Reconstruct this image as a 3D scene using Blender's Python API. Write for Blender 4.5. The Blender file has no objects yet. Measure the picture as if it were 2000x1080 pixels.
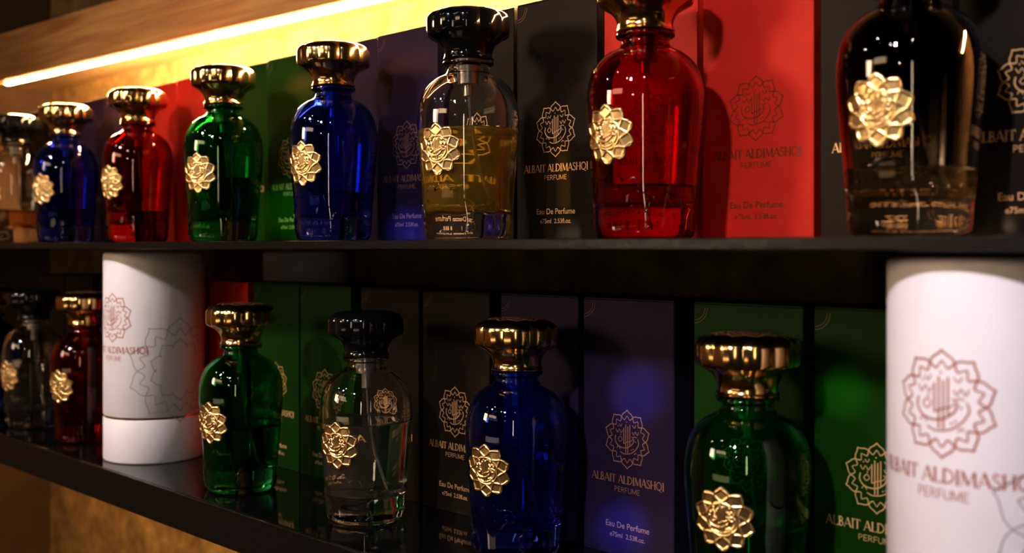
import bpy, bmesh, math, random
import numpy as np
from mathutils import Vector
random.seed(4)
S = bpy.context.scene
COL = S.collection
S.view_settings.view_transform = 'Standard'
S.view_settings.gamma = .88
S.view_settings.exposure = .10
Z0 = 1.40            # eye height above the floor
pi = math.pi

# ------------------------------------------------------------ materials
def mat(name, color, rough=.4, metal=0., trans=0., ior=1.45, noise=0., nscale=60., bump=0., bscale=300., emis=None, estr=0., coat=0., spec=.5):
    m = bpy.data.materials.new(name); m.use_nodes = True
    nt = m.node_tree; b = nt.nodes['Principled BSDF']
    b.inputs['Base Color'].default_value = (*color, 1)
    b.inputs['Roughness'].default_value = rough
    b.inputs['Metallic'].default_value = metal
    b.inputs['Transmission Weight'].default_value = trans
    b.inputs['IOR'].default_value = ior
    b.inputs['Coat Weight'].default_value = coat
    b.inputs['Specular IOR Level'].default_value = spec
    if noise > 0:
        tc = nt.nodes.new('ShaderNodeTexCoord'); n = nt.nodes.new('ShaderNodeTexNoise')
        n.inputs['Scale'].default_value = nscale; n.inputs['Detail'].default_value = 6
        r = nt.nodes.new('ShaderNodeValToRGB')
        r.color_ramp.elements[0].position = .3; r.color_ramp.elements[1].position = .7
        r.color_ramp.elements[0].color = (*[c*(1-noise) for c in color], 1)
        r.color_ramp.elements[1].color = (*[min(1, c*(1+noise)) for c in color], 1)
        nt.links.new(tc.outputs['Object'], n.inputs['Vector']); nt.links.new(n.outputs['Fac'], r.inputs['Fac'])
        nt.links.new(r.outputs['Color'], b.inputs['Base Color'])
    if bump > 0:
        tc = nt.nodes.new('ShaderNodeTexCoord'); n = nt.nodes.new('ShaderNodeTexNoise')
        n.inputs['Scale'].default_value = bscale; n.inputs['Detail'].default_value = 4
        bp = nt.nodes.new('ShaderNodeBump'); bp.inputs['Strength'].default_value = bump; bp.inputs['Distance'].default_value = .001
        nt.links.new(tc.outputs['Object'], n.inputs['Vector']); nt.links.new(n.outputs['Fac'], bp.inputs['Height'])
        nt.links.new(bp.outputs['Normal'], b.inputs['Normal'])
    if emis:
        b.inputs['Emission Color'].default_value = (*emis, 1); b.inputs['Emission Strength'].default_value = estr
    return m

M = {}
M['gold'] = mat('polished_gold', (.95, .62, .27), .15, 1., bump=.04, bscale=120)
M['medal'] = mat('embossed_gold', (.98, .67, .31), .30, 1.)
M['blackcap'] = mat('black_lacquer', (.004, .004, .005), .10, 0., coat=.3)
M['foil'] = mat('gold_foil', (.78, .45, .19), .42, .25)
M['foil_dark'] = mat('bronze_foil', (.34, .17, .10), .38, .3)
M['foil_red'] = mat('bronze_foil_on_red', (.12, .035, .012), .35, .2)
M['copper'] = mat('copper_print', (.36, .09, .05), .4, .1)
M['grey_line'] = mat('grey_print', (.36, .33, .34), .5)
M['ivory'] = mat('white_card', (.84, .80, .85), .42, bump=.05, bscale=500, noise=.02)
BB = dict(bump=.05, bscale=900, noise=.08, spec=.14)
M['b_black'] = mat('black_satin_card', (.014, .0085, .005), .42, 0., **BB)
M['b_purple'] = mat('violet_satin_card', (.022, .012, .036), .42, .12, **BB)
M['b_green'] = mat('green_satin_card', (.0065, .040, .002), .42, .12, **BB)
M['b_red'] = mat('red_satin_card', (.50, .026, .012), .42, .12, **BB)
M['plastic'] = mat('clear_plastic', (.9, .9, .86), .1, 0, .93, 1.38)
M['pump'] = mat('pump_metal', (.55, .5, .45), .3, .8)

def glass(name, c, trans=1.):
    return mat(name, c, .005, 0., trans, 1.50)
M['g_clear'] = glass('clear_glass', (.97, .975, .96), 1.)
M['g_blue'] = glass('cobalt_glass', (.07, .14, .86), .994)
M['g_red'] = glass('ruby_glass', (.62, .020, .03), .994)
M['g_green'] = glass('emerald_glass', (.045, .46, .13), .996)
M['l_yellow'] = mat('amber_liquid', (1., .70, .10), 0., 0., .84, 1.34)
M['l_clear'] = mat('clear_liquid', (.96, .97, .92), 0., 0., .97, 1.34)
M['l_orange'] = mat('orange_liquid', (.95, .45, .12), 0., 0., .85, 1.34)
M['l_dark'] = mat('dark_liquid', (.70, .70, .75), 0., 0., 1., 1.34)
M['l_brown'] = mat('brown_liquid', (.90, .68, .38), 0., 0., .97, 1.34)
# smoky glass : black lacquer fading to clear base
m = glass('smoked_glass', (.1, .09, .08), 1.); nt = m.node_tree
tc = nt.nodes.new('ShaderNodeTexCoord'); sp = nt.nodes.new('ShaderNodeSeparateXYZ'); r = nt.nodes.new('ShaderNodeValToRGB')
mr = nt.nodes.new('ShaderNodeMapRange'); mr.inputs['From Min'].default_value = .0; mr.inputs['From Max'].default_value = .11
r.color_ramp.elements[0].position = .16; r.color_ramp.elements[0].color = (.93, .88, .80, 1)
r.color_ramp.elements[1].position = .56; r.color_ramp.elements[1].color = (.07, .05, .035, 1)
nt.links.new(tc.outputs['Object'], sp.inputs[0]); nt.links.new(sp.outputs['Z'], mr.inputs['Value'])
nt.links.new(mr.outputs['Result'], r.inputs['Fac']); nt.links.new(r.outputs['Color'], nt.nodes['Principled BSDF'].inputs['Base Color'])
M['g_smoke'] = m

# ------------------------------------------------------------ mesh helpers
def mk_mesh(name, V, F, material, smooth=True, recalc=True, sharp=None):
    me = bpy.data.meshes.new(name); me.from_pydata([tuple(v) for v in V], [], F); me.update()
    if recalc:
        bm = bmesh.new(); bm.from_mesh(me); bmesh.ops.remove_doubles(bm, verts=bm.verts, dist=1e-7)
        bmesh.ops.recalc_face_normals(bm, faces=bm.faces); bm.to_mesh(me); bm.free()
    for p in me.polygons: p.use_smooth = smooth
    if sharp: me.set_sharp_from_angle(angle=math.radians(sharp))
    me.materials.append(material)
    return me

def obj(name, me, parent=None, loc=(0, 0, 0), rotz=0):
    o = bpy.data.objects.new(name, me); COL.objects.link(o)
    o.location = loc; o.rotation_euler = (0, 0, rotz)
    if parent: o.parent = parent
    return o

def lathe(prof, seg=72, mod=None):
    V, F, rings = [], [], []
    for i, p in enumerate(prof):
        r, z = p[0], p[1]
        if r < 1e-6:
            V.append((0, 0, z)); rings.append([len(V)-1]); continue
        ids = []
        for k in range(seg):
            a = 2*pi*k/seg; rr = mod(a, r, z, p) if mod else r
            V.append((rr*math.sin(a), -rr*math.cos(a), z)); ids.append(len(V)-1)
        rings.append(ids)
    for A, B in zip(rings, rings[1:]):
        if len(A) == 1 and len(B) == 1: continue
        for k in range(seg):
            j = (k+1) % seg
            if len(A) == 1: F.append((A[0], B[k], B[j]))
            elif len(B) == 1: F.append((A[k], B[0], A[j]))
            else: F.append((A[k], B[k], B[j], A[j]))
    return V, F

def box_geo(x0, x1, y0, y1, z0, z1, bev=0.0):
    bm = bmesh.new(); bmesh.ops.create_cube(bm, size=1)
    for v in bm.verts:
        v.co = Vector(((x0+x1)/2+v.co.x*(x1-x0), (y0+y1)/2+v.co.y*(y1-y0), (z0+z1)/2+v.co.z*(z1-z0)))
    if bev > 0: bmesh.ops.bevel(bm, geom=bm.edges[:], offset=bev, segments=2, affect='EDGES', profile=.5)
    bm.verts.index_update()
    V = [tuple(v.co) for v in bm.verts]; F = [tuple(v.index for v in f.verts) for f in bm.faces]; bm.free()
    return V, F

def catmull(P, n=4):
    P = [np.array(p, float) for p in P]; Q = [2*P[0]-P[1]]+P+[2*P[-1]-P[-2]]; out = []
    for i in range(1, len(Q)-2):
        for k in range(n):
            t = k/n
            out.append(.5*((2*Q[i])+(-Q[i-1]+Q[i+1])*t+(2*Q[i-1]-5*Q[i]+4*Q[i+1]-Q[i+2])*t*t+(-Q[i-1]+3*Q[i]-3*Q[i+1]+Q[i+2])*t**3))
    out.append(P[-1]); return [tuple(o) for o in out]

# ------------------------------------------------------------ 2D strokes
def bez(p0, p1, p2, n=8):
    return [((1-t)**2*p0[0]+2*t*(1-t)*p1[0]+t*t*p2[0], (1-t)**2*p0[1]+2*t*(1-t)*p1[1]+t*t*p2[1]) for t in [i/n for i in range(n+1)]]
def pol(r, a): return (r*math.sin(a), r*math.cos(a))
def arc(cx, cy, rx, ry, a0, a1, n=12):
    return [(cx+rx*math.cos(math.radians(a0+(a1-a0)*i/n)), cy+ry*math.sin(math.radians(a0+(a1-a0)*i/n))) for i in range(n+1)]

NP = 10
def rosette(w=.035, inner=True):
    st = []; n = NP; d = 2*pi/n
    for i in range(n):
        a = i*d
        for s in (-1, 1):
            # pointed petal side bulging outwards and weaving over its neighbour
            st.append((bez(pol(1., a), pol(.93, a+s*.08*d), pol(.89, a+s*.28*d), 5)+bez(pol(.89, a+s*.28*d), pol(.85, a+s*.46*d), pol(.76, a+s*.55*d), 4)[1:]
                       + (bez(pol(.76, a+s*.55*d), pol(.69, a+s*.60*d), pol(.665, a+s*.76*d), 4)[1:] if inner else []), w))
        if inner:
            st.append((bez(pol(.665, a-d*.24), pol(.74, a-d*.12), pol(.80, a), 4), w*.8))
            st.append((bez(pol(.665, a+d*.24), pol(.74, a+d*.12), pol(.80, a), 4), w*.8))
    return st
def callig(w=.03):
    st = []
    for x, y0, y1 in ((-.15, -.16, .38), (-.06, -.46, .50), (.03, -.46, .44), (.12, -.22, .50)):
        st.append(([(x, y0), (x, (y0+y1)/2), (x, y1)], w*1.3))
    st.append((catmull([(-.50, .10), (-.52, -.08), (-.40, -.24), (-.18, -.30), (.05, -.26), (.24, -.12), (.30, .04)], 4), w*1.3))
    st.append((catmull([(-.30, -.44), (-.12, -.50), (.14, -.46), (.36, -.32), (.50, -.10), (.46, .06)], 4), w*1.1))
    st.append((catmull([(-.40, -.02), (-.30, .08), (-.22, -.02), (-.32, -.10), (-.40, -.02)], 3), w*.9))
    st.append((catmull([(-.15, -.16), (.02, -.08), (.20, -.02), (.30, .12), (.42, .10)], 4), w*.9))
    st.append((catmull([(-.50, .32), (-.42, .20), (-.34, .32), (-.26, .20), (-.20, .30)], 3), w*.9))
    st.append((catmull([(.22, .28), (.28, .18), (.36, .30), (.44, .18), (.50, .30)], 3), w*.9))
    st.append((catmull([(-.36, .50), (-.28, .42), (-.22, .52)], 3), w*.9))
    st.append((catmull([(.22, .50), (.32, .42), (.38, .52)], 3), w*.9))
    st.append((catmull([(-.46, -.34), (-.38, -.26), (-.30, -.36)], 3), w*.9))
    st.append((catmull([(.30, -.48), (.36, -.42), (.42, -.46)], 3), w*.9))
    for x, y in ((-.28, .14), (.36, -.04), (-.02, .58), (.22, .10), (-.40, .42), (.18, -.34), (.26, -.30)):
        st.append(([(x-.02, y), (x+.02, y)], .04))
    return st
EMB = rosette()+callig()

TK, TN = .17, .065
SER = {
 'A': (.80, [([(.02, 0), (.38, 1)], TN), ([(.37, 1), (.72, 0)], TK), ([(.14, .33), (.58, .33)], TN), ([(-.05, .02), (.12, .02)], TN)]),
 'L': (.60, [([(.12, 0), (.12, 1)], TK), ([(0, .03), (.3, .03), (.54, .03)], TN), ([(.53, 0), (.55, .2)], TN), ([(.0, .97), (.25, .97)], TN)]),
 'B': (.64, [([(.12, 0), (.12, 1)], TK), (arc(.2, .75, .24, .22, 90, -90), .1), (arc(.2, .27, .32, .24, 90, -90), .11), ([(0, .03), (.22, .03)], TN), ([(0, .97), (.22, .97)], TN)]),
 'I': (.32, [([(.14, 0), (.14, 1)], TK), ([(.02, .02), (.26, .02)], TN), ([(.02, .98), (.26, .98)], TN)]),
 'T': (.68, [([(.32, 0), (.32, 1)], TK), ([(0, .97), (.3, .97), (.64, .97)], TN), ([(.02, 1), (0, .8)], TN), ([(.62, 1), (.64, .8)], TN)]),
 'D': (.82, [([(.12, 0), (.12, 1)], TK), (arc(.2, .5, .52, .46, 90, -90, 14), .12), ([(0, .03), (.22, .03)], TN), ([(0, .97), (.22, .97)], TN)]),
 'M': (1.0, [([(.08, 0), (.12, 1)], TN), ([(.12, 1), (.46, .08)], TK), ([(.46, .08), (.80, 1)], TN), ([(.82, 1), (.86, 0)], TK)]),
 'S': (.54, [(catmull([(.42, .82), (.30, .95), (.12, .92), (.07, .74), (.22, .56), (.38, .42), (.44, .22), (.30, .05), (.12, .05), (.04, .2)], 3), .11)]),
 'H': (.84, [([(.12, 0), (.12, 1)], TK), ([(.68, 0), (.68, 1)], TK), ([(.12, .5), (.4, .5), (.68, .5)], TN), ([(0, .98), (.24, .98)], TN), ([(.56, .98), (.80, .98)], TN)]),
 'Q': (.90, [(arc(.42, .5, .36, .46, 0, 360, 22), .12), ([(.42, .12), (.60, -.08), (.84, -.16)], TN)]),
 ' ': (.34, [])}
W = .11
SAN = {
 'P': (.62, [([(.08, 0), (.08, 1)], W), ([(.08, .95), (.25, .95)]+arc(.25, .71, .24, .24, 90, -90, 8)+[(.08, .47)], W)]),
 'E': (.58, [([(.08, 0), (.08, 1)], W), ([(.08, .05), (.5, .05)], W), ([(.08, .5), (.45, .5)], W), ([(.08, .95), (.5, .95)], W)]),
 'R': (.66, [([(.08, 0), (.08, 1)], W), ([(.08, .95), (.25, .95)]+arc(.25, .72, .24, .23, 90, -90, 8)+[(.08, .49)], W), ([(.28, .48), (.54, 0)], W)]),
 'F': (.56, [([(.08, 0), (.08, 1)], W), ([(.08, .5), (.43, .5)], W), ([(.08, .95), (.5, .95)], W)]),
 'U': (.70, [([(.08, 1), (.08, .3)]+arc(.33, .3, .25, .26, 180, 360, 10)+[(.58, 1)], W)]),
 'M': (.86, [([(.08, 0), (.08, 1)], W), ([(.08, 1), (.40, .1)], W), ([(.40, .1), (.72, 1)], W), ([(.72, 1), (.72, 0)], W)])}
def word(txt, font, width, height, cx, cz, k=1.02):
    adv = sum(font[c][0] for c in txt); sx = width/adv; x = -adv/2; out = []
    for c in txt:
        a, sts = font[c]
        for pts, w in sts:
            out.append(([(cx+(x+p[0])*sx, cz+(p[1]-.5)*height) for p in pts], w*height*k))
        x += a
    return out
def place(sts, R, cx, cz):
    return [([(cx+p[0]*R, cz+p[1]*R) for p in pts], w*R) for pts, w in sts]

def ribbons(sts, fmap):
    V, F = [], []
    for pts, w in sts:
        P = []
        for a, b in zip(pts, pts[1:]):      # subdivide
            L = math.hypot(b[0]-a[0], b[1]-a[1]); k = max(1, int(L/.004))
            for i in range(k): P.append((a[0]+(b[0]-a[0])*i/k, a[1]+(b[1]-a[1])*i/k))
        P.append(pts[-1]); base = len(V)
        for i, p in enumerate(P):
            a = P[max(0, i-1)]; b = P[min(len(P)-1, i+1)]
            dx, dy = b[0]-a[0], b[1]-a[1]; L = math.hypot(dx, dy) or 1; nx, ny = -dy/L*w/2, dx/L*w/2
            V.append(fmap(p[0]+nx, p[1]+ny)); V.append(fmap(p[0]-nx, p[1]-ny))
        for i in range(len(P)-1):
            F.append((base+2*i, base+2*i+1, base+2*i+3, base+2*i+2))
    return V, F

def tube(P, r, seg=8):
    V, F = [], []; P = [Vector(p) for p in P]; prev = None
    for i, p in enumerate(P):
        t = (P[min(i+1, len(P)-1)]-P[max(i-1, 0)]).normalized()
        up = Vector((0, 0, 1)) if abs(t.z) < .9 else Vector((1, 0, 0))
        a = t.cross(up).normalized(); b = t.cross(a)
        ids = []
        for k in range(seg):
            an = 2*pi*k/seg; V.append(p+r*(math.cos(an)*a+math.sin(an)*b)); ids.append(len(V)-1)
        if prev:
            for k in range(seg): F.append((prev[k], prev[(k+1) % seg], ids[(k+1) % seg], ids[k]))
        else: F.append(tuple(ids))
        prev = ids
    F.append(tuple(reversed(prev)))
    return V, F

def small_text(s, size, cx, cz, y):
    cu = bpy.data.curves.new('tmp', 'FONT'); cu.body = s; cu.size = size; cu.align_x = 'CENTER'; cu.align_y = 'CENTER'; cu.offset = .00004
    o = bpy.data.objects.new('tmp', cu); COL.objects.link(o); bpy.context.view_layer.update()
    me = bpy.data.meshes.new_from_object(o)
    V = [(cx+v.co.x, y, cz+v.co.y) for v in me.vertices]; F = [tuple(p.vertices) for p in me.polygons]
    bpy.data.objects.remove(o); bpy.data.curves.remove(cu); bpy.data.meshes.remove(me)
    return V, F
def joinVF(*parts):
    V, F = [], []
    for v, f in parts:
        b = len(V); V += list(v); F += [tuple(i+b for i in q) for q in f]
    return V, F

# ------------------------------------------------------------ bottle parts
OUT = [(.0218, .0), (.0246, .0012), (.0262, .0045), (.0268, .012), (.0273, .022), (.0284, .036), (.0296, .050), (.0305, .062), (.0309, .071),
       (.0303, .079), (.0285, .0865), (.0252, .0925), (.0206, .0968), (.0163, .0992), (.0137, .1010), (.0126, .1030), (.0130, .1045), (.0150, .1056), (.0156, .1068), (.0150, .1080)]
OUTS = catmull(OUT, 4)
zs = [p[1] for p in OUTS]; rs = [p[0] for p in OUTS]
def rout(z): return float(np.interp(z, zs, rs))
INN = catmull([(.0001, .0160), (.012, .0162), (.0204, .0172), (.0236, .0205), (.0249, .028), (.0260, .038), (.0271, .050), (.0280, .062), (.0283, .071),
       (.0277, .079), (.0259, .0855), (.0224, .0910), (.0176, .0952), (.0130, .0980), (.0098, .1000), (.0090, .1030), (.0090, .1084)], 3)
def facet(a, r, z, p):
    w = max(0, min(1, (.024-z)/.01)) if z < .024 else 0
    return r*(1-.03*w*(1-abs(math.cos(4*a))))
body_prof = [(0, .0008), (.012, .0009), (.0200, .0003)]+OUTS+[(.0130, .1084)]+list(reversed(INN))[0:-1]+[(0, .016)]
BODY_V, BODY_F = lathe(body_prof, 96, facet)

CAP = [(0, .1395, 0), (.008, .1394, 0), (.015, .1388, .2), (.0200, .1378, .6), (.0232, .1365, .9), (.0247, .1350, 1), (.0255, .1338, 1), (.0258, .1323, 1), (.0258, .129, 1), (.0258, .1250, 1),
       (.0253, .1236, 1), (.0236, .1224, 1), (.0206, .1208, .7), (.0177, .1187, .3), (.0157, .116, .1), (.0147, .1135, 0), (.0145, .1115, 0), (.0151, .1100, 0), (.0157, .1092, 0), (.0155, .1086, 0), (.010, .1085, 0), (0, .1085, 0)]
CAP_V, CAP_F = lathe(CAP, 200, lambda a, r, z, p: r*(1-.062*p[2]*(1-abs(math.cos(5*a))**1.0)))
cap_top = place(rosette(.05)+callig(.05), .0180, 0, 0)
def capmap(u, v):
    rr = math.hypot(u, v); return (u, v, float(np.interp(rr, [0, .008, .015, .0200], [.1395, .1394, .1388, .1378]))+.00014)
CT_V, CT_F = ribbons(cap_top, capmap)

# medallion relief wrapped on the glass
def medallion():
    zc, R0 = .0530, .0157; NR, NS = 60, 300
    segs = []
    d10 = 2*pi/NP
    lines = list(rosette(inner=False))
    for i in range(NP):                       # second, inner rank of petals
        a = i*d10+d10/2
        for s in (-1, 1): lines.append((bez(pol(.80, a), pol(.68, a+s*.12*d10), pol(.56, a+s*.46*d10), 6), .03))
    lines.append(([pol(.52, 2*pi*k/40) for k in range(41)], .03))
    for pts, w in callig(): lines.append(([(x*.86, y*.86) for x, y in pts], w))
    for pts, w in lines:
        for a, b in zip(pts, pts[1:]): segs.append((*a, *b, w))
    A = np.array(segs)
    V, F, UV = [], [], []
    for i in range(NR+1):
        for k in range(NS):
            a = 2*pi*k/NS
            t = abs(((a/(2*pi/NP)) % 1)-.5)*2        # 1 at tip, 0 at valley
            R = .82+.18*(t**1.3)+.03*math.sin(pi*t)
            rr = R*i/NR
            UV.append((rr*math.sin(a), rr*math.cos(a), i/NR))
    UV = np.array(UV)
    P = UV[:, None, :2]; a = A[None, :, 0:2]*.95; b = A[None, :, 2:4]*.95; d = b-a
    t = np.clip(((P-a)*d).sum(-1)/np.maximum((d*d).sum(-1), 1e-9), 0, 1)
    dist = np.sqrt(((P-(a+t[..., None]*d))**2).sum(-1)).min(1)
    for (u, v, q), ds in zip(UV, dist):
        h = .0009+.00050*math.exp(-(ds/.026)**2)
        if q > .95: h = .0012
        if q > .999: h = -.0004
        z = zc+v*R0; r = rout(z); an = u*R0/r
        V.append(((r+h)*math.sin(an), -(r+h)*math.cos(an), z))
    for i in range(NR):
        for k in range(NS):
            j = (k+1) % NS; F.append((i*NS+k, (i+1)*NS+k, (i+1)*NS+j, i*NS+j))
    return V, F
MED_V, MED_F = medallion()

def surfmap(off):
    def f(u, v):
        r = rout(v)+off; an = u/.027; return (r*math.sin(an), -r*math.cos(an), v)
    return f
parts = []
for pts, w in place(rosette(.03, False), .021, .002, .014):
    fm = surfmap(.0001); seg = [p for p in pts if .0045 < p[1] < .034]
    if len(seg) > 2: parts.append(tube([fm(*p) for p in seg], .0005, 6))
for dx in (-.030, .030):
    for pts, w in place(rosette(.03, False), .012, dx, .012):
        seg = [p for p in pts if .0045 < p[1] < .034]
        if len(seg) > 2: parts.append(tube([surfmap(.0001)(*p) for p in seg], .0004, 6))
ORN_V, ORN_F = joinVF(*parts)

def liquid_geo(level):
    prof = [(0, .0159)]+[(r+.00012, z-.0001) for r, z in INN if z < level and r > .001]
    ri = float(np.interp(level, [p[1] for p in INN], [p[0] for p in INN]))
    prof += [(ri+.00012, level), (ri-.0006, level-.0004), (ri*.6, level-.0005), (0, level-.0005)]
    return lathe(prof, 72)
DT = catmull([(0, 0, .100), (.001, .0, .08), (.004, .001, .05), (.012, .003, .020)], 6)
DT_V, DT_F = tube(DT, .0008, 10)
PUMP_V, PUMP_F = lathe([(0, .088), (.003, .088), (.003, .095), (.0065, .0955), (.0068, .1075), (0, .1075)], 32)

cache = {}
def getm(key, fn):
    if key not in cache: cache[key] = fn()
    return cache[key]
def bottle(colour, liq, level, cap, x, y, z, yaw, label, group):
    e = bpy.data.objects.new('perfume_bottle', None); COL.objects.link(e); e.empty_display_size = .02
    e.location = (x, y, z); e.rotation_euler = (0, 0, math.radians(yaw))
    e['label'] = label; e['category'] = 'perfume bottle'; e['group'] = group
    obj('glass_body', getm(('b', colour), lambda: mk_mesh('glass_body', BODY_V, BODY_F, M[colour])), e)
    obj('embossed_ornament', getm(('o', colour), lambda: mk_mesh('embossed_ornament', ORN_V, ORN_F, M[colour])), e)
    def lq():
        V, F = liquid_geo(level); return mk_mesh('liquid', V, F, M[liq])
    obj('liquid', getm(('l', liq, level), lq), e)
    c = obj('bottle_cap', getm(('c', cap), lambda: mk_mesh('bottle_cap', CAP_V, CAP_F, M[cap], sharp=35)), e)
    if cap == 'gold':
        obj('engraved_rosette', getm(('ct', cap), lambda: mk_mesh('engraved_rosette', CT_V, CT_F, M['foil_dark'], recalc=False)), c)
    md = obj('medallion', getm('med', lambda: mk_mesh('medallion', MED_V, MED_F, M['medal'])), e); md['label'] = 'embossed gold rosette medallion'
    obj('spray_pump', getm('pump', lambda: mk_mesh('spray_pump', PUMP_V, PUMP_F, M['pump'], sharp=40)), e)
    obj('dip_tube', getm('dt', lambda: mk_mesh('dip_tube', DT_V, DT_F, M['plastic'])), e)
    return e

ZU = Z0+.0042     # top of the thin shelf
ZL = Z0-.181      # top of the thick shelf
GU, GL = 'perfume bottles on the upper shelf', 'perfume bottles on the lower shelf'
bottle('g_smoke', 'l_brown', .030, 'blackcap', -.224, .462, ZU, 1, 'smoky black glass bottle with black cap before black cartons', GU)
bottle('g_red', 'l_dark', .028, 'gold', -.3675, .458, ZU, -1, 'ruby red glass bottle with gold cap before red cartons', GU)
bottle('g_clear', 'l_yellow', .0665, 'blackcap', -.498, .4506, ZU, 11, 'clear glass bottle half full of amber perfume, black cap', GU)
bottle('g_blue', 'l_dark', .034, 'gold', -.646, .4566, ZU, 11, 'cobalt blue glass bottle with gold cap before violet cartons', GU)
bottle('g_green', 'l_dark', .05, 'gold', -.789, .452, ZU, 21, 'emerald green glass bottle with gold cap before green cartons', GU)
bottle('g_red', 'l_dark', .028, 'gold', -.9535, .460, ZU, 11, 'ruby red glass bottle with gold cap beside a green bottle', GU)
bottle('g_blue', 'l_dark', .034, 'gold', -1.109, .459, ZU, 18, 'cobalt blue glass bottle with gold cap beside a red bottle', GU)
bottle('g_clear', 'l_orange', .036, 'blackcap', -1.236, .457, ZU, 10, 'clear glass bottle with some orange perfume and black cap', GU)
bottle('g_green', 'l_dark', .05, 'gold', -.3090, .465, ZL, 11, 'emerald green glass bottle with gold cap before green cartons', GL)
bottle('g_blue', 'l_dark', .058, 'gold', -.469, .4635, ZL, 9, 'cobalt blue glass bottle with gold cap before violet cartons', GL)
bottle('g_clear', 'l_clear', .066, 'blackcap', -.598, .449, ZL, 15, 'clear glass bottle of colourless perfume with black cap', GL)
bottle('g_green', 'l_dark', .05, 'gold', -.737, .437, ZL, 12, 'emerald green glass bottle with gold cap beside white tube', GL)
bottle('g_red', 'l_dark', .028, 'gold', -1.028, .4435, ZL, 18, 'ruby red glass bottle with gold cap beside white tube', GL)
bottle('g_clear', 'l_clear', .066, 'blackcap', -1.147, .442, ZL, 12, 'clear glass bottle with black cap beside a red bottle', GL)
bottle('g_blue', 'l_dark', .058, 'gold', -1.27, .442, ZL, 12, 'cobalt blue glass bottle with gold cap beside a clear bottle', GL)

# ------------------------------------------------------------ cartons
BW, BD, BH = .0680, .050, .151
def carton_meshes(kind):
    foil = {'b_black': 'foil', 'b_purple': 'foil_dark', 'b_green': 'foil', 'b_red': 'foil_red'}[kind]
    w, d = BW/2, BD/2
    body = mk_mesh('carton_body', *box_geo(-w, w, -d, d, 0, BH-.0009, .0005), M[kind], smooth=False)
    V, F = joinVF(box_geo(-w+.0002, w-.0002, -d+.0002, d-.0004, BH-.0010, BH, .0003), box_geo(-w+.0003, -w+.012, -d+.001, d-.001, BH-.0014, BH-.0009), box_geo(w-.012, w-.0003, -d+.001, d-.001, BH-.0014, BH-.0009))
    flap = mk_mesh('tuck_flap', V, F, M[kind], smooth=False)
    fm = lambda u, v: (u, -d-.00012, v)
    emb = mk_mesh('rosette_emblem', *ribbons(place(EMB, .0172, 0, .0690), fm), M[foil], False, False)
    V, F = ribbons(word('ALBAIT ALDIMASHQI', SER, .0545, .0048, 0, .0452)+word('PERFUME', SAN, .0195, .0030, 0, .0392), fm)
    t1 = small_text('Eau De Perfume', .0050, 0, .0180, -d-.00012); t2 = small_text('e75ml  2.53fl.oz.', .0040, 0, .0120, -d-.00012)
    let = mk_mesh('lettering', *joinVF((V, F), t1, t2), M[foil], False, False)
    sts = []
    for R in (.007, .0086):
        sts.append(([(-w+.0005+R*math.cos(t), BH-.003-R*math.sin(t)) for t in [i*pi/2/10 for i in range(11)]], .00018))
    orn = mk_mesh('line_ornament', *ribbons(sts, fm), M['foil_dark'], False, False)
    return body, flap, emb, let, orn
CN = {'b_black': 'black', 'b_purple': 'dark violet', 'b_green': 'dark green', 'b_red': 'bright red'}
def carton(kind, xl, z, group, y=.50, yaw=0):
    ms = getm(('box', kind), lambda: carton_meshes(kind))
    e = bpy.data.objects.new('perfume_box', None); COL.objects.link(e); e.empty_display_size = .02
    e.location = (xl+BW/2, y+BD/2, z); e.rotation_euler = (0, 0, math.radians(yaw))
    e['label'] = CN[kind]+' satin perfume carton with foil rosette emblem and lettering'; e['category'] = 'perfume box'; e['group'] = group
    for n, me in zip(('carton_body', 'tuck_flap', 'rosette_emblem', 'lettering', 'line_ornament'), ms): obj(n, me, e)
GBU, GBL = 'perfume cartons on the upper shelf', 'perfume cartons on the lower shelf'
for k, xl, dy in (('b_black', -.219, 0), ('b_black', -.290, .001), ('b_red', -.361, 0), ('b_red', -.434, .002), ('b_black', -.506, 0), ('b_black', -.579, .002),
              ('b_purple', -.652, 0), ('b_purple', -.7225, .002), ('b_green', -.8017, 0), ('b_green', -.8725, .003), ('b_red', -.957, 0), ('b_red', -1.029, .002),
              ('b_purple', -1.112, 0), ('b_purple', -1.185, .002), ('b_black', -1.262, 0), ('b_black', -1.335, 0)):
    carton(k, xl, ZU, GBU, .50+dy)
for k, xl, dy in (('b_green', -.2940, .002), ('b_green', -.3670, 0), ('b_purple', -.4486, 0), ('b_purple', -.5230, .002), ('b_black', -.6000, 0), ('b_black', -.6750, .002),
              ('b_green', -.7530, 0), ('b_green', -.8260, .002), ('b_red', -.9010, 0), ('b_red', -.9740, .002), ('b_purple', -1.055, 0), ('b_purple', -1.128, .002), ('b_black', -1.21, 0), ('b_black', -1.283, 0)):
    carton(k, xl, ZL, GBL, .50+dy)

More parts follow.
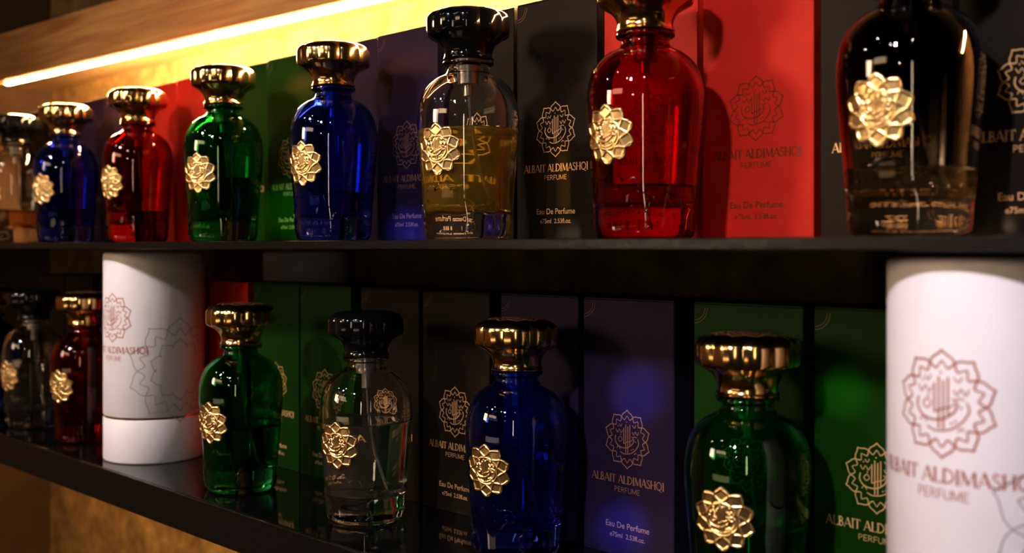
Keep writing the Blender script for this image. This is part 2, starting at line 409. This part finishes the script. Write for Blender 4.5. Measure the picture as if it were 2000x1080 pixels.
# ------------------------------------------------------------ white tubes
TR = .042
def gift_tube(x, y, yaw, label):
    e = bpy.data.objects.new('gift_tube', None); COL.objects.link(e); e.location = (x, y, ZL); e.rotation_euler = (0, 0, math.radians(yaw))
    e['label'] = label; e['category'] = 'gift tube'; e['group'] = 'white cylindrical perfume tubes'
    def base(): return mk_mesh('tube_base', *lathe([(0, .001), (TR-.003, .001), (TR-.002, 0), (TR-.0006, .0004), (TR, .0015), (TR, .036), (TR-.0005, .0367), (TR-.004, .0367), (0, .0367)], 96), M['ivory'], sharp=50)
    def ring(): return mk_mesh('metal_ring', *lathe([(0, .0366), (TR-.0010, .0366), (TR-.0008, .0386), (0, .0386)], 96), M['gold'], sharp=50)
    def lid(): return mk_mesh('tube_lid', *lathe([(0, .0385), (TR-.0006, .0385), (TR, .0392), (TR, .1740), (TR-.0004, .1756), (TR-.0014, .1765), (TR-.003, .1770), (TR-.004, .1762), (0, .1762)], 96), M['ivory'], sharp=50)
    fm = lambda u, v: ((TR+.00015)*math.sin(u/TR), -(TR+.00015)*math.cos(u/TR), v)
    obj('tube_base', getm('tb', base), e); obj('metal_ring', getm('tring', ring), e); obj('tube_lid', getm('tl', lid), e)
    obj('rosette_emblem', getm('te', lambda: mk_mesh('rosette_emblem', *ribbons(place(rosette(.036)+callig(.028), .0205, 0, .1220), fm), M['copper'], False, False)), e)
    obj('lettering', getm('tt', lambda: mk_mesh('lettering', *ribbons(word('ALBAIT ALDIMASHQI', SER, .068, .0056, 0, .0950, .95)+word('PERFUME', SAN, .021, .0038, 0, .0880, .85), fm), M['copper'], False, False)), e)
    def big():
        c = TR*math.radians(82)
        sts = [([p for p in pts if p[1] > .0395 or p[1] < .036], .0006) for pts, w in place(rosette(.02), .044, c, .078)]
        sts += [([p for p in pts if p[1] > .0395 or p[1] < .036], .0006) for pts, w in place(rosette(.02, False), .026, c, .078)]
        return mk_mesh('line_ornament', *ribbons([s for s in sts if len(s[0]) > 2], fm), M['grey_line'], False, False)
    obj('line_ornament', getm('tr', big), e)
gift_tube(-.1815, .450, -5, 'white cardboard tube with copper rosette emblem before green carton')
gift_tube(-.906, .452, 11, 'white cardboard tube with gold ring and grey rosette lines')
gift_tube(-.931, .625, 0, 'white cardboard tube in shade standing behind green cartons')

# ------------------------------------------------------------ shelves
YF, YW, XL, XR = .395, .68, -1.70, .55
M['plate'] = mat('black_polished_plate', (.004, .004, .004), .05, 0., bump=.02, bscale=80)
M['edge'] = mat('dark_metal_edge', (.010, .008, .007), .28, .2, bump=.15, bscale=250)
M['led'] = mat('warm_led', (1, .8, .5), .5, emis=(1., .58, .25), estr=640)
M['led2'] = mat('warm_led_dim', (1, .8, .5), .5, emis=(1., .56, .20), estr=60)
M['alu'] = mat('led_channel', (.6, .5, .35), .4, .5)
def led(parent, x0, x1, yf, z, ch, material, label):
    p = parent.location; xm = (x0+x1)/2
    an = math.atan2(yf(x1)-yf(x0), x1-x0); L = (x1-x0)/2/math.cos(an)
    o = obj('led_strip', mk_mesh('led_strip', *box_geo(-L, L, -.003, .003, 0, .004, .001), M[material], smooth=False), parent, (xm-p[0], yf(xm)-p[1], z-p[2]), an)
    o['label'] = label
    obj('led_channel', mk_mesh('led_channel', *box_geo(-L, L, -.0030, -.0018, .004, ch), M['alu'], smooth=False), o)
def shelf(name, z1, z0, label):
    e = bpy.data.objects.new(name, None); COL.objects.link(e); e.location = ((XL+XR)/2, (YF+YW)/2, z0)
    e['label'] = label; e['category'] = 'shelf'
    hx, hy, h = (XR-XL)/2, (YW-YF)/2, z1-z0
    obj('shelf_board', mk_mesh('shelf_board', *box_geo(-hx, hx, -hy+.003, hy, 0, h, .0004), M['plate'], smooth=False), e)
    obj('front_edge', mk_mesh('front_edge', *box_geo(-hx, hx, -hy, -hy+.003, 0.0, h-.0001, .0006), M['edge'], smooth=False), e)
    return e
shelf('display_shelf', ZU, Z0-.0013, 'thin glossy black shelf carrying bottles and cartons')
lowshelf = shelf('display_shelf', ZL, Z0-.208, 'thick glossy black shelf carrying bottles, cartons and tubes')
led(lowshelf, -1.6, .5, lambda x: .50, Z0-.208-.0160, .0160, 'led2', 'warm led strip under the board')

# wood material
def wood(name, c1, c2):
    m = mat(name, c1, .5); nt = m.node_tree; b = nt.nodes['Principled BSDF']
    tc = nt.nodes.new('ShaderNodeTexCoord'); mp = nt.nodes.new('ShaderNodeMapping'); mp.inputs['Scale'].default_value = (2, 30, 30)
    n = nt.nodes.new('ShaderNodeTexNoise'); n.inputs['Scale'].default_value = 3.; n.inputs['Detail'].default_value = 8; n.inputs['Distortion'].default_value = .6
    r = nt.nodes.new('ShaderNodeValToRGB'); r.color_ramp.elements[0].position = .35; r.color_ramp.elements[1].position = .68
    r.color_ramp.elements[0].color = (*c1, 1); r.color_ramp.elements[1].color = (*c2, 1)
    nt.links.new(tc.outputs['Object'], mp.inputs[0]); nt.links.new(mp.outputs[0], n.inputs[0]); nt.links.new(n.outputs['Fac'], r.inputs[0]); nt.links.new(r.outputs[0], b.inputs['Base Color'])
    return m
M['wood'] = wood('brown_wood', (.40, .17, .05), (.68, .36, .12))
M['wood_light'] = wood('light_wood_underside', (.70, .50, .26), (.85, .66, .38))
# canopy board running with a slight skew above the bottles
def strip_y(x): return .510+(x+1.4066)*.062
cx, ang = -.60, math.atan(.062)
e = bpy.data.objects.new('wooden_canopy_shelf', None); COL.objects.link(e)
e['label'] = 'brown wooden board with a front fascia above the bottles'; e['category'] = 'shelf'
e.location = (cx, strip_y(cx)-.020, Z0+.201)
f = obj('fascia', mk_mesh('fascia', *box_geo(-1.09, 1.1, 0, .016, 0, .055, .001), M['wood'], smooth=False), e, (0, 0, 0), ang)
y0 = e.location.y
def yy(x): return strip_y(x)-.020+.016-y0
a, b2 = XL-cx, XR-cx
ZB = .036    # underside height above fascia bottom
V = [(a, yy(XL), ZB), (b2, yy(XR), ZB), (b2, YW-y0, ZB), (a, YW-y0, ZB), (a, yy(XL), .050), (b2, yy(XR), .050), (b2, YW-y0, .050), (a, YW-y0, .050)]
F = [(0, 1, 2, 3), (4, 5, 6, 7), (0, 1, 5, 4), (1, 2, 6, 5), (2, 3, 7, 6), (3, 0, 4, 7)]
obj('board', mk_mesh('board', V, F, M['wood_light'], smooth=False), e)

led(e, -1.4066, .2, strip_y, Z0+.1995, .0375, 'led', 'glowing warm led strip behind the fascia')

# ------------------------------------------------------------ room
def wallmat(name, c1, c2, sc, bump):
    m = mat(name, c1, .7); nt = m.node_tree; b = nt.nodes['Principled BSDF']
    tc = nt.nodes.new('ShaderNodeTexCoord'); n = nt.nodes.new('ShaderNodeTexNoise'); n.inputs['Scale'].default_value = sc; n.inputs['Detail'].default_value = 10; n.inputs['Roughness'].default_value = .65
    r = nt.nodes.new('ShaderNodeValToRGB'); r.color_ramp.elements[0].position = .35; r.color_ramp.elements[1].position = .7
    r.color_ramp.elements[0].color = (*c1, 1); r.color_ramp.elements[1].color = (*c2, 1)
    bp = nt.nodes.new('ShaderNodeBump'); bp.inputs['Strength'].default_value = bump; bp.inputs['Distance'].default_value = .004
    nt.links.new(tc.outputs['Object'], n.inputs[0]); nt.links.new(n.outputs['Fac'], r.inputs[0]); nt.links.new(r.outputs[0], b.inputs['Base Color'])
    nt.links.new(n.outputs['Fac'], bp.inputs['Height']); nt.links.new(bp.outputs[0], b.inputs['Normal'])
    return m
M['wall'] = wallmat('gold_stone_plaster', (.20, .12, .045), (.55, .37, .16), 30, .5)
M['side'] = wallmat('brown_plaster', (.12, .075, .04), (.18, .12, .065), 9, .2)
M['floorm'] = wood('dark_floor_wood', (.04, .02, .01), (.09, .05, .03))
def struct(name, geo, m, label):
    o = obj(name, mk_mesh(name, *geo, m, smooth=False)); o['kind'] = 'structure'; o['label'] = label; o['category'] = name.split('_')[0]
struct('wall_back', box_geo(XL-.1, 1.2, YW, YW+.1, 0, 2.6), M['wall'], 'gold-brown textured stone plaster wall behind shelves')
struct('wall_left', box_geo(XL-.1, XL, -3, YW, 0, 2.6), M['side'], 'brown plaster side wall at the end of the shelves')
struct('floor', box_geo(XL-.1, 1.2, -3, YW+.1, -.05, 0), M['floorm'], 'dark wooden floor')

# ------------------------------------------------------------ lights
def area(name, loc, target, sx, sy, power, color, spread=180):
    l = bpy.data.lights.new(name, 'AREA'); l.shape = 'RECTANGLE'; l.size = sx; l.size_y = sy; l.energy = power; l.color = color; l.spread = math.radians(spread)
    o = bpy.data.objects.new(name, l); COL.objects.link(o); o.location = (loc[0], loc[1], loc[2]+Z0)
    d = Vector((target[0]-loc[0], target[1]-loc[1], target[2]-loc[2])); o.rotation_euler = d.to_track_quat('-Z', 'Y').to_euler()
area('ceiling_spot_warm', (-1.60, -1.2, .42), (-.35, .5, .05), .40, .40, 1.6, (1, .74, .50), 60)
area('white_spot', (-.15, -.85, .76), (-.12, .45, -.10), .07, .07, 2.0, (.98, .92, 1), 60)
area('white_spot', (-1.0, -.75, .76), (-.93, .45, -.10), .07, .07, .8, (1, .90, .86), 40)  # second spot, added to brighten the left tube
area('reflection_fill', (-1.1, -1.9, .7), (-.6, .5, 0), .9, .22, 4.2, (1, .70, .40))  # added broad light for the gold caps and medallions to reflect
area('streak_fill', (.55, -.9, .10), (-.4, .46, 0), .05, .6, 1.5, (1, .80, .56))  # added narrow upright light, makes vertical streaks on the bottles
area('low_fill', (-.9, -1.7, -.45), (-.6, .5, 0), 1.3, .20, 1.6, (1, .70, .42))  # added fill from low in front, lifts the cap undersides
for L in ((-.9, -.7, .95), (-.35, -1.0, .85), (.35, -.5, .75), (-1.35, -.5, .70), (.15, -1.5, .45)):
    area('highlight_fill', L, (-.55, .45, 0), .03, .03, .45, (1, .86, .70))  # tiny lights added for point highlights on the glass
# added tinted spots standing in for light coloured by the glass bottles
def spot(loc, tgt, color, power, deg):
    l = bpy.data.lights.new('caustic_fill_spot', 'SPOT'); l.energy = power; l.color = color; l.spot_size = math.radians(deg); l.spot_blend = 1; l.shadow_soft_size = .004
    o = bpy.data.objects.new('caustic_fill_spot', l); COL.objects.link(o); o.location = (loc[0], loc[1], loc[2]+Z0)
    d = Vector((tgt[0]-loc[0], tgt[1]-loc[1], tgt[2]-loc[2])); o.rotation_euler = d.to_track_quat('-Z', 'Y').to_euler()
blue, grn = (.12, .2, 1), (.15, 1, .25)
spot((.02, -.06, .03), (-.407, .5, -.085), blue, 60, 3.4)
spot((.02, -.06, .03), (-.4185, .5, -.165), blue, 80, 3.2)
spot((.02, -.06, .03), (-.276, .5, -.0725), grn, 18, 2.8)
spot((.02, -.06, .03), (-.6148, .5, .012), blue, 110, 2.8)
spot((.02, -.06, .03), (-.7725, .5, .03), grn, 60, 3.4)
w = bpy.data.worlds.new('world'); S.world = w; w.use_nodes = True
w.node_tree.nodes['Background'].inputs[0].default_value = (1, .75, .5, 1); w.node_tree.nodes['Background'].inputs[1].default_value = .006

# ------------------------------------------------------------ camera
cd = bpy.data.cameras.new('camera'); cam = bpy.data.objects.new('camera', cd); COL.objects.link(cam); S.camera = cam
cd.sensor_width = 36; cd.lens = 38.97; cd.shift_y = -.0285; cd.clip_start = .02
cam.location = (0, 0, Z0); cam.rotation_euler = (pi/2, 0, math.radians(45.6))
cd.dof.use_dof = True; cd.dof.focus_distance = .68; cd.dof.aperture_fstop = 8
